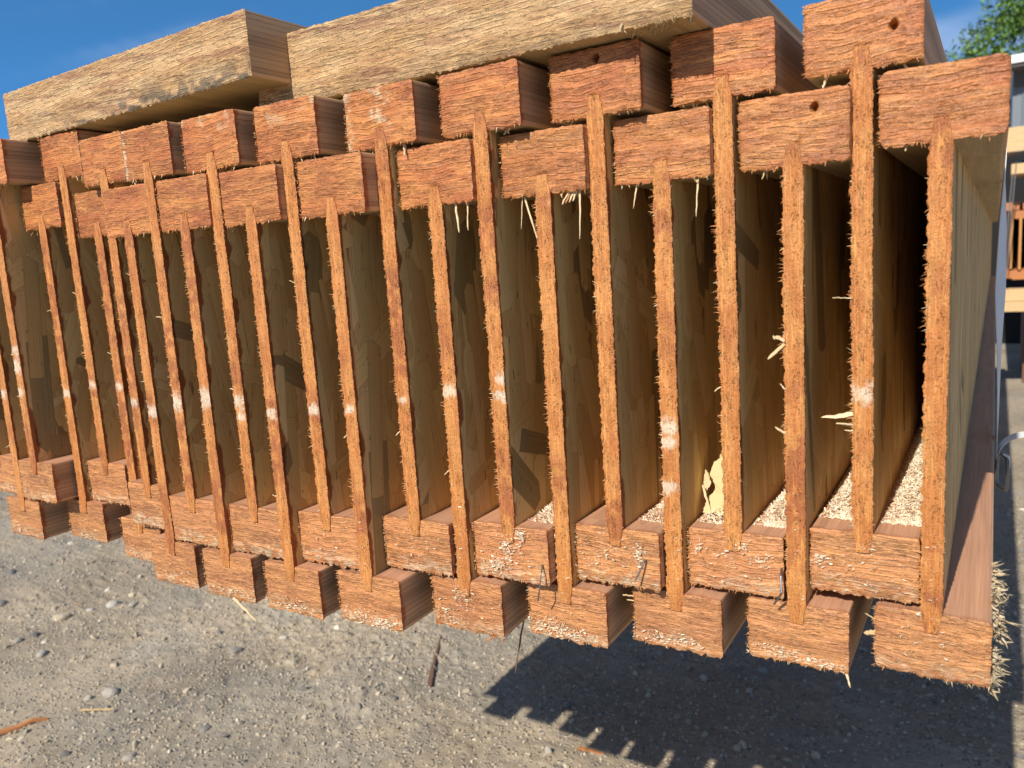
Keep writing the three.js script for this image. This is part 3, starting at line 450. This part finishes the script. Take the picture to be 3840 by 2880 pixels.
wire('wire_staple', 'bent wire staple beside the web of the third joist', [jp(3, 25.5, 17.5, 0), jp(3, 26.2, 15.5, 5), jp(3, 27.2, 7, 9), jp(3, 22.7, -1, 6)], 0.0006);

// ---------------------------------------------------------------- white strap round the bundle, with its wire buckle
{
  const S = thing('plastic_strap', 'white plastic strap round the right side of the bundle, loose end curling out', 'strap', null, [0, 0, -0.436]);
  const ribbon = (pts, wid, th) => { // pts: [x, y, z, twist]
    const pos = [], uv = [], idx = [], c = new THREE.CatmullRomCurve3(pts.map((p) => new THREE.Vector3(p[0], p[1], p[2]))), n = 60;
    for (let k = 0; k <= n; k++) { const t = k / n, p = c.getPoint(t), d = c.getTangent(t), a = new THREE.Vector3(0, 0, 1), u = t * (pts.length - 1), i0 = Math.min(pts.length - 2, Math.floor(u)), tw = mix(pts[i0][3], pts[i0 + 1][3], u - i0); a.addScaledVector(d, -a.dot(d)).normalize().applyAxisAngle(d, tw); const b = new THREE.Vector3().crossVectors(d, a); for (const [e, f] of [[-1, -1], [1, -1], [1, 1], [-1, 1]]) { pos.push(p.x + a.x * e * wid / 2 + b.x * f * th / 2, p.y + a.y * e * wid / 2 + b.y * f * th / 2, p.z + a.z * e * wid / 2 + b.z * f * th / 2); uv.push(t, e); } if (k < n) for (let m = 0; m < 4; m++) { const q = k * 4 + m, w = k * 4 + (m + 1) % 4; idx.push(q, q + 4, w + 4, q, w + 4, w); } }
    idx.push(0, 1, 2, 0, 2, 3); const e = n * 4; idx.push(e, e + 2, e + 1, e, e + 3, e + 2); const g = geoFrom(pos, null, uv, null, idx).toNonIndexed(); g.computeVertexNormals(); return g;
  };
  part('band', ribbon([[-0.006, 0.3462, 0, 0], [0.020, 0.318, 0, 0], [0.0285, 0.304, 0, 0], [0.0288, 0.272, 0, 0.05], [0.0285, 0.232, 0, 0.35], [0.0280, 0.175, 0, 0.55], [0.0283, 0.120, 0, 0.2], [0.0288, 0.072, 0, 0.08], [0.0288, 0.036, 0, 0], [0.0287, 0.018, 0, 0]], 0.0155, 0.0007), M.strap, S);
  part('loose_end', ribbon([[0.0294, 0.022, 0.002, 0], [0.0325, 0.031, 0.003, 0.1], [0.040, 0.0385, 0.004, 0.1], [0.052, 0.0425, 0.005, 0.1], [0.066, 0.038, 0.006, 0], [0.080, 0.024, 0.006, 0]], 0.0150, 0.0007), M.strap, S);
  const rr = (a, b) => { const p = []; for (let k = 0; k < 28; k++) { const t = k / 28 * Math.PI * 2, c = Math.cos(t), s = Math.sin(t); p.push(new THREE.Vector3(0.0335 + 0.0042 * Math.sign(c) * Math.pow(Math.abs(c), 0.5), 0.006 + b * Math.sign(s) * Math.pow(Math.abs(s), 0.45), 0.008 + a * Math.sign(c) * Math.pow(Math.abs(c), 0.5))); } return new THREE.CatmullRomCurve3(p, true); };
  part('wire_buckle', new THREE.TubeGeometry(rr(0.010, 0.0165), 80, 0.0017, 8, true), M.wire, S);
  part('buckle_wrap', ribbon([[0.0352, 0.024, 0.012, 0], [0.0385, 0.021, 0.014, 0], [0.0392, 0.013, 0.015, 0]], 0.0100, 0.0008), M.strap, S);
}

// ---------------------------------------------------------------- timbers carrying the bundle, hidden well back
for (const [z, l] of [[-1.5, 'square timber block under the bundle, nearer the sawn ends'], [-3.2, 'square timber block under the far end of the bundle']]) {
  const g = new THREE.BoxGeometry(0.62, 0.525, 0.14); top('timber_block', g, M.rawWood, l, 'timber', 'timber blocks under the bundle').position.set(-0.37, -0.2690, z);
}

// ---------------------------------------------------------------- stones and litter on the ground
function stoneGeo(seed) { const g = new THREE.IcosahedronGeometry(1, 2), p = g.attributes.position, v = new THREE.Vector3(); for (let i = 0; i < p.count; i++) { v.fromBufferAttribute(p, i); const n = 0.78 + 0.5 * fbm(v.x * 1.4 + 5 + seed, v.y * 1.4 + v.z * 1.9 + 7, seed, 3); v.multiplyScalar(n); v.y *= 0.62; p.setXYZ(i, v.x, v.y, v.z); } g.computeVertexNormals(); return g; }
const stones = [1, 2, 3, 4].map((k) => stoneGeo(k * 7)), stoneTones = [[0.40, 0.365, 0.31], [0.26, 0.245, 0.22], [0.15, 0.148, 0.142], [0.44, 0.38, 0.28], [0.50, 0.46, 0.40]].map((c) => std({ color: new THREE.Color().setRGB(...c), roughness: 0.9, bumpMap: T.endBump, bumpScale: 0.001 }));
const places = [[-1.797, -0.617, 0.0174, 4, 'pale stone beside a small heap of gravel, below the left flanges'], [-1.753, -0.638, 0.0141, 0, 'grey stone touching the pale one in the small gravel heap'], [-1.821, -0.574, 0.0099, 4, 'small whitish stone in front of the gravel heap'], [-1.853, -0.523, 0.0199, 3, 'long tan stone left of the small gravel heap'], [-1.382, -0.351, 0.0174, 0, 'flat light grey stone in the left foreground'], [-1.114, -0.356, 0.0099, 1, 'rounded dark-sided grey stone in the middle foreground'], [-1.164, -0.248, 0.0116, 0, 'pale grey stone at the lower edge of the picture'], [-2.299, -0.633, 0.0182, 2, 'dark flat stone at the left edge of the picture'], [-2.084, -0.496, 0.0182, 1, 'grey stone cut by the left edge of the picture'], [-1.309, -0.582, 0.0141, 1, 'bluish grey stone right of centre of the sunny ground'], [-1.813, -0.402, 0.0116, 0, 'light stone near the left edge, paired with a dark one'], [-1.702, -0.395, 0.0141, 0, 'large smooth grey stone left of the middle'], [-1.812, -0.437, 0.0099, 2, 'dark pebble behind the light stone near the left edge'], [-1.159, -0.593, 0.0133, 3, 'flat tan stone in the middle of the sunny ground'], [-1.266, -0.672, 0.0091, 4, 'small white stone in the middle distance'], [-1.578, -0.72, 0.0083, 3, 'small tan stone in the middle distance'], [-0.604, -1.227, 0.0116, 4, 'pale pebble inside the bundle shadow'], [-0.321, -0.944, 0.0099, 0, 'grey pebble deep in the bundle shadow'], [-0.194, -1.012, 0.0141, 1, 'large pebble in the right part of the shadow'], [-0.438, -1.061, 0.0107, 1, 'grey stone near the middle of the shadow'], [-0.877, -0.574, 0.0066, 2, 'small blue-black pebble left of the shadow'], [-0.994, -0.69, 0.0066, 2, 'dark pebble near the upright bark sliver']];
places.forEach(([x, z, s, t, l], k) => { const m = top('stone', stones[k % 4], stoneTones[t], l, 'stone', 'stones on the dirt'); m.position.set(x, groundY(x, z) + s * 0.06, z); m.scale.set(s, s * 0.85, s * (0.6 + 0.3 * h2(k, 1, 1))); m.rotation.y = h2(k, 2, 2) * 6; });
{
  const r = rng(303), big = 3000, m = lit(new THREE.InstancedMesh(stones[1].clone(), M.chip, big)), o = new THREE.Object3D(), c = new THREE.Color(); m.name = 'gravel';
  const small = new THREE.IcosahedronGeometry(1, 1), n2 = 75000, m2 = lit(new THREE.InstancedMesh(small, M.chip, n2)); m2.name = 'grit';
  for (const [q, n, s0, s1] of [[m, big, 0.0026, 0.0060], [m2, n2, 0.0010, 0.0026]]) {
    for (let k = 0; k < n; k++) {
      let x = -3.2 + 3.6 * r(), z = -2.2 + 2.3 * r(); const dens = fbm(x * 4, z * 4, 404, 3); if (dens < 0.42 && r() < 0.6) { x = -2.4 + 2.6 * r(); z = -1.6 + 1.6 * r(); }
      const s = s0 + s1 * Math.pow(r(), 2.6); o.position.set(x, groundY(x, z) + s * 0.02, z); o.rotation.set(r() * 6, r() * 6, r() * 6); o.scale.set(s * (0.7 + 0.7 * r()), s * (0.5 + 0.4 * r()), s * (0.6 + 0.6 * r())); o.updateMatrix(); q.setMatrixAt(k, o.matrix);
      const t = r(), b = 0.8 + 0.4 * r(), cc = t < 0.66 ? [0.42, 0.355, 0.262] : t < 0.84 ? [0.31, 0.28, 0.232] : t < 0.91 ? [0.18, 0.172, 0.16] : t < 0.965 ? [0.55, 0.50, 0.41] : [0.33, 0.24, 0.16]; q.setColorAt(k, c.setRGB(cc[0] * b, cc[1] * b, cc[2] * b));
    }
    scene.add(q);
  }
  tag(m, 'loose gravel scattered over the dirt', 'gravel', null, 'stuff'); tag(m2, 'fine grit scattered over the dirt', 'grit', null, 'stuff');
}
function litter(name, label, a, b, wid, mat, seed) { const d = [b[0] - a[0], 0, b[1] - a[1]], l = Math.hypot(d[0], d[2]), g = splinterGeo(l, wid, wid * 0.3, 0.04, seed); g.rotateX(Math.PI / 2); const m = top(name, g, mat, label, 'wood scrap', 'wood scraps on the ground'); m.position.set(a[0], Math.max(groundY(...a), groundY(...b)) + wid * 0.22, a[1]); m.rotation.y = Math.atan2(-d[2], d[0]); return m; }
litter('wood_sliver', 'long orange wood sliver at the lower left edge of the picture', [-1.49, -0.106], [-1.416, -0.253], 0.016, M.stainWood, 601);
litter('wood_sliver', 'dark upright bark sliver on the sunny ground left of the shadow', [-0.841, -0.629], [-0.946, -0.797], 0.008, M.bark, 602);
litter('wood_sliver', 'small orange wood chip at the toothed edge of the shadow', [-0.515, -0.584], [-0.473, -0.589], 0.007, M.stainWood, 603);
litter('wood_sliver', 'thin straw coloured sliver in the left foreground', [-1.373, -0.288], [-1.32, -0.321], 0.005, M.rawWood, 604);

// ---------------------------------------------------------------- background on the right: neighbouring stack, shed, trees
{
  const matE = std({ color: new THREE.Color().setRGB(0.50, 0.20, 0.07), roughness: 0.7, map: T.endTone }), matW = std({ color: new THREE.Color().setRGB(0.60, 0.29, 0.09), roughness: 0.7, map: T.endTone }), box = (w, h, d, x, y, z) => { const g = new THREE.BoxGeometry(w, h, d); g.translate(x, y, z); return g; };
  const names = ['nearest', 'second', 'third', 'fourth', 'fifth', 'sixth', 'seventh', 'eighth'];
  for (let k = 0; k < 8; k++) {
    const x = 0.083 + k * 0.0345, y = 0.005 + (k % 2 ? -0.038 : 0) + 0.004 * h2(k, 1, 1), J = thing('stacked_i_joist', `${names[k]} I-joist of the far stack behind the bundle`, 'I-joist', 'I-joists in the far stack', [x, y, -4.0 + 0.02 * h2(k, 2, 2)]);
    part('top_flange', box(0.056, 0.036, 1.6, 0, 0.332, -0.8), matE, J); part('bottom_flange', box(0.056, 0.036, 1.6, 0, 0.018 + 0.034 * (k % 2), -0.8), matE, J); part('web', box(0.0095, 0.27 - 0.034 * (k % 2), 1.602, 0, 0.180 + 0.017 * (k % 2), -0.8), matW, J);
  }
  const bar = (label, w, h, d, x, y, z, mat = M.rawWood) => top('timber', box(w, h, d, 0, 0, 0), mat, label, 'timber', 'timbers of the far stack').position.set(x, y, z);
  bar('pale upper timber lying across above the far stack', 2.2, 0.106, 0.24, 1.13, 0.632, -4.02); bar('pale lower timber on top of the far stack, under the tarp', 1.6, 0.044, 0.3, 0.873, 0.498, -3.98); bar('dark timber between far stack and tarp', 0.5, 0.075, 0.3, 0.42, 0.438, -4.12, M.bark);
  bar('upper of two pale beams carrying the far stack', 2.0, 0.052, 0.14, 1.03, -0.066, -3.98); bar('lower of two pale beams carrying the far stack', 2.0, 0.046, 0.16, 1.03, -0.117, -3.97); bar('timber block standing under the far stack', 1.6, 0.40, 0.5, 0.95, -0.342, -4.5, M.bark);
  const tp = []; const ti = [], tu = []; for (let j = 0; j <= 12; j++) for (let i = 0; i <= 20; i++) { tp.push(0.088 + i * 0.05, 0.5205 + 0.052 * Math.sin(Math.min(1, i / 2.2) * 1.4) * (0.9 + 0.1 * vn(i, j, 3)), -3.86 - j * 0.05 + 0.01 * vn(i * 2, j, 5)); tu.push(i, j); } for (let j = 0; j < 12; j++) for (let i = 0; i < 20; i++) { const a = j * 21 + i; ti.push(a, a + 1, a + 22, a, a + 22, a + 21); }
  top('tarp', geoFrom(tp, null, tu, null, ti), std({ color: new THREE.Color().setRGB(0.03, 0.24, 0.62), roughness: 0.5, side: THREE.DoubleSide }), 'blue plastic tarp folded between the timbers of the far stack', 'tarp');
  const sm = std({ color: new THREE.Color().setRGB(0.22, 0.21, 0.21), roughness: 0.5 });
  [[0.0735, 'left of two thin grey straps in front of the far stack'], [0.0865, 'right of two thin grey straps in front of the far stack']].forEach(([x, l], k) => { const c = new THREE.LineCurve3(new THREE.Vector3(x + 0.004, 0.475 + k * 0.05, -3.82), new THREE.Vector3(x - 0.022, 0.01, -3.90)); top('steel_strap', new THREE.TubeGeometry(c, 2, 0.0022, 6), sm, l, 'strap', 'straps of the far stack'); });
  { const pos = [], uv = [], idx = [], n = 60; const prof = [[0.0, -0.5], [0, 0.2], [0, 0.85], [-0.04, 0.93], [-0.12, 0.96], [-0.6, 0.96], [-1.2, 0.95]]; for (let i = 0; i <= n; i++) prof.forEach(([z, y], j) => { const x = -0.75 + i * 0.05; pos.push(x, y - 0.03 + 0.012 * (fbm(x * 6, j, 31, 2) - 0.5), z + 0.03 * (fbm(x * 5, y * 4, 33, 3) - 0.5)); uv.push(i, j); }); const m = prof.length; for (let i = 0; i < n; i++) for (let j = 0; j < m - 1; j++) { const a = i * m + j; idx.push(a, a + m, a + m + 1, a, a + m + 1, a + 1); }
    top('shade_backdrop', geoFrom(pos, null, uv, null, idx), std({ color: new THREE.Color().setRGB(0.010, 0.010, 0.011), roughness: 0.95, side: THREE.DoubleSide }), 'added black backdrop sheet, coloured as the deep shade behind the far stack', 'shade backdrop').position.set(0, -0.12, -5.9); }  // added sheet; its black colour stands in for deep shade in the gaps
  // shed
  const shed = thing('shed', 'open-fronted shed with white roof fascia and grey corrugated wall', 'shed', null, [5.14, -0.53, -14]);
  const white = std({ color: new THREE.Color().setRGB(0.82, 0.82, 0.80), roughness: 0.5 }), grey = std({ color: new THREE.Color().setRGB(0.16, 0.19, 0.22), roughness: 0.55 }), dark = std({ color: new THREE.Color().setRGB(0.10, 0.095, 0.09), roughness: 0.9 });
  part('fascia', box(10, 0.11, 0.03, 0, 3.192, 0.4), white, shed); part('roof', box(10, 0.03, 4.2, 0, 3.225, -1.72), white, shed); part('eave', box(9.98, 0.05, 0.36, 0, 3.11, 0.2), dark, shed); part('lintel', box(9.9, 0.22, 0.06, 0, 2.97, -0.01), dark, shed);
  { const pos = [], uv = [], idx = []; const n = 200; for (let i = 0; i <= n; i++) for (const y of [0, 2.88]) { pos.push(-4.9 + i * 9.8 / n, y, -0.04 + [0, 0, 0.03, 0.03][i % 4]); uv.push(i, y); } for (let i = 0; i < n; i++) { const a = i * 2; idx.push(a, a + 2, a + 3, a, a + 3, a + 1); } const g = geoFrom(pos, null, uv, null, idx).toNonIndexed(); g.computeVertexNormals(); part('corrugated_wall', g, grey, shed); }
  part('side_wall', box(0.06, 3.15, 3.7, -4.93, 1.575, -1.9), grey, shed); part('side_wall', box(0.06, 3.15, 3.7, 4.93, 1.575, -1.9), grey, shed);
}
const leafM = ['#5b7d33', '#6f8f3e', '#46682c'].map((c) => std({ color: c, roughness: 0.7, side: THREE.DoubleSide }));
function tree(label, [x, z], height, spread, crownY, seed, n, leaf) {
  const g = thing('leafy_tree', label, 'tree', 'trees behind the yard', [x, -0.53, z]), r = rng(seed), tips = [];
  const limb = []; const tube = (a, b, ra, rb) => { const c = new THREE.LineCurve3(a, b), t = new THREE.TubeGeometry(c, 4, ra, 7), p = t.attributes.position, d = new THREE.Vector3(), L = a.distanceTo(b), dir = b.clone().sub(a).normalize(); for (let i = 0; i < p.count; i++) { d.fromBufferAttribute(p, i).sub(a); const u = cl(d.dot(dir) / L), ax = a.clone().addScaledVector(dir, u * L), q = new THREE.Vector3().fromBufferAttribute(p, i).sub(ax).multiplyScalar(mix(1, rb / ra, u)).add(ax); p.setXYZ(i, q.x, q.y, q.z); } limb.push(t); };
  const topP = new THREE.Vector3(0, height * 0.8, 0); tube(new THREE.Vector3(0, 0, 0), topP, height * 0.03, height * 0.008);
  for (let k = 0; k < 26; k++) { const t = 0.25 + 0.73 * k / 26, a = k * 2.4 + r(), y0 = height * 0.8 * t, len = spread * (0.55 + 0.55 * r()) * Math.sqrt(Math.max(0.12, 1 - Math.pow((t - 0.35) / 0.75, 2))), st = new THREE.Vector3(0, y0, 0), en = new THREE.Vector3(Math.cos(a) * len, y0 + len * (0.35 + 0.5 * r()), Math.sin(a) * len); tube(st, en, height * 0.011, height * 0.003); for (let m = 0; m < 7; m++) tips.push(st.clone().lerp(en, 0.35 + 0.65 * (m + r()) / 7).add(new THREE.Vector3((r() - 0.5), (r() - 0.3), (r() - 0.5)).multiplyScalar(spread * 0.28))); }
  part('trunk', mergeGeometries(limb), M.bark, g);
  leafM.forEach((mat, c) => {
    const pos = [], uv = [], idx = []; const e = new THREE.Euler(), v = new THREE.Vector3();
    for (let k = 0; k < n / 3; k++) { const t = tips[Math.floor(r() * tips.length)], rr = spread * 0.22 * Math.pow(r(), 0.6), th = r() * 6.28, ph = Math.acos(2 * r() - 1), cx = t.x + rr * Math.sin(ph) * Math.cos(th), cy = t.y + rr * Math.cos(ph) * 0.8, cz = t.z + rr * Math.sin(ph) * Math.sin(th), s = leaf * (0.6 + 0.8 * r()); e.set(r() * 6, r() * 6, r() * 6); const o = pos.length / 3; for (const [a, b, d] of [[-1, 0, 0], [0, -0.45, 0.12], [1, 0, 0], [0, 0.45, 0.12]]) { v.set(a * s, b * s, d * s).applyEuler(e); pos.push(cx + v.x, cy + v.y, cz + v.z); uv.push(a, b); } idx.push(o, o + 1, o + 2, o, o + 2, o + 3); }
    part('crown', geoFrom(pos, null, uv, null, idx), mat, g);
  });
}
tree('tall leafy green tree rising behind the shed roof', [2.2, -26], 9.6, 3.0, 5, 21, 60000, 0.075);
tree('smaller leafy tree left of the tall one, its top just above the bundle', [0.05, -30], 6.9, 1.3, 4, 22, 16000, 0.075);
tree('distant tree at the left edge, showing between board and joist end', [-29.6, -13.3], 6.6, 2.2, 4, 23, 9000, 0.12);

renderer.render(scene, camera);
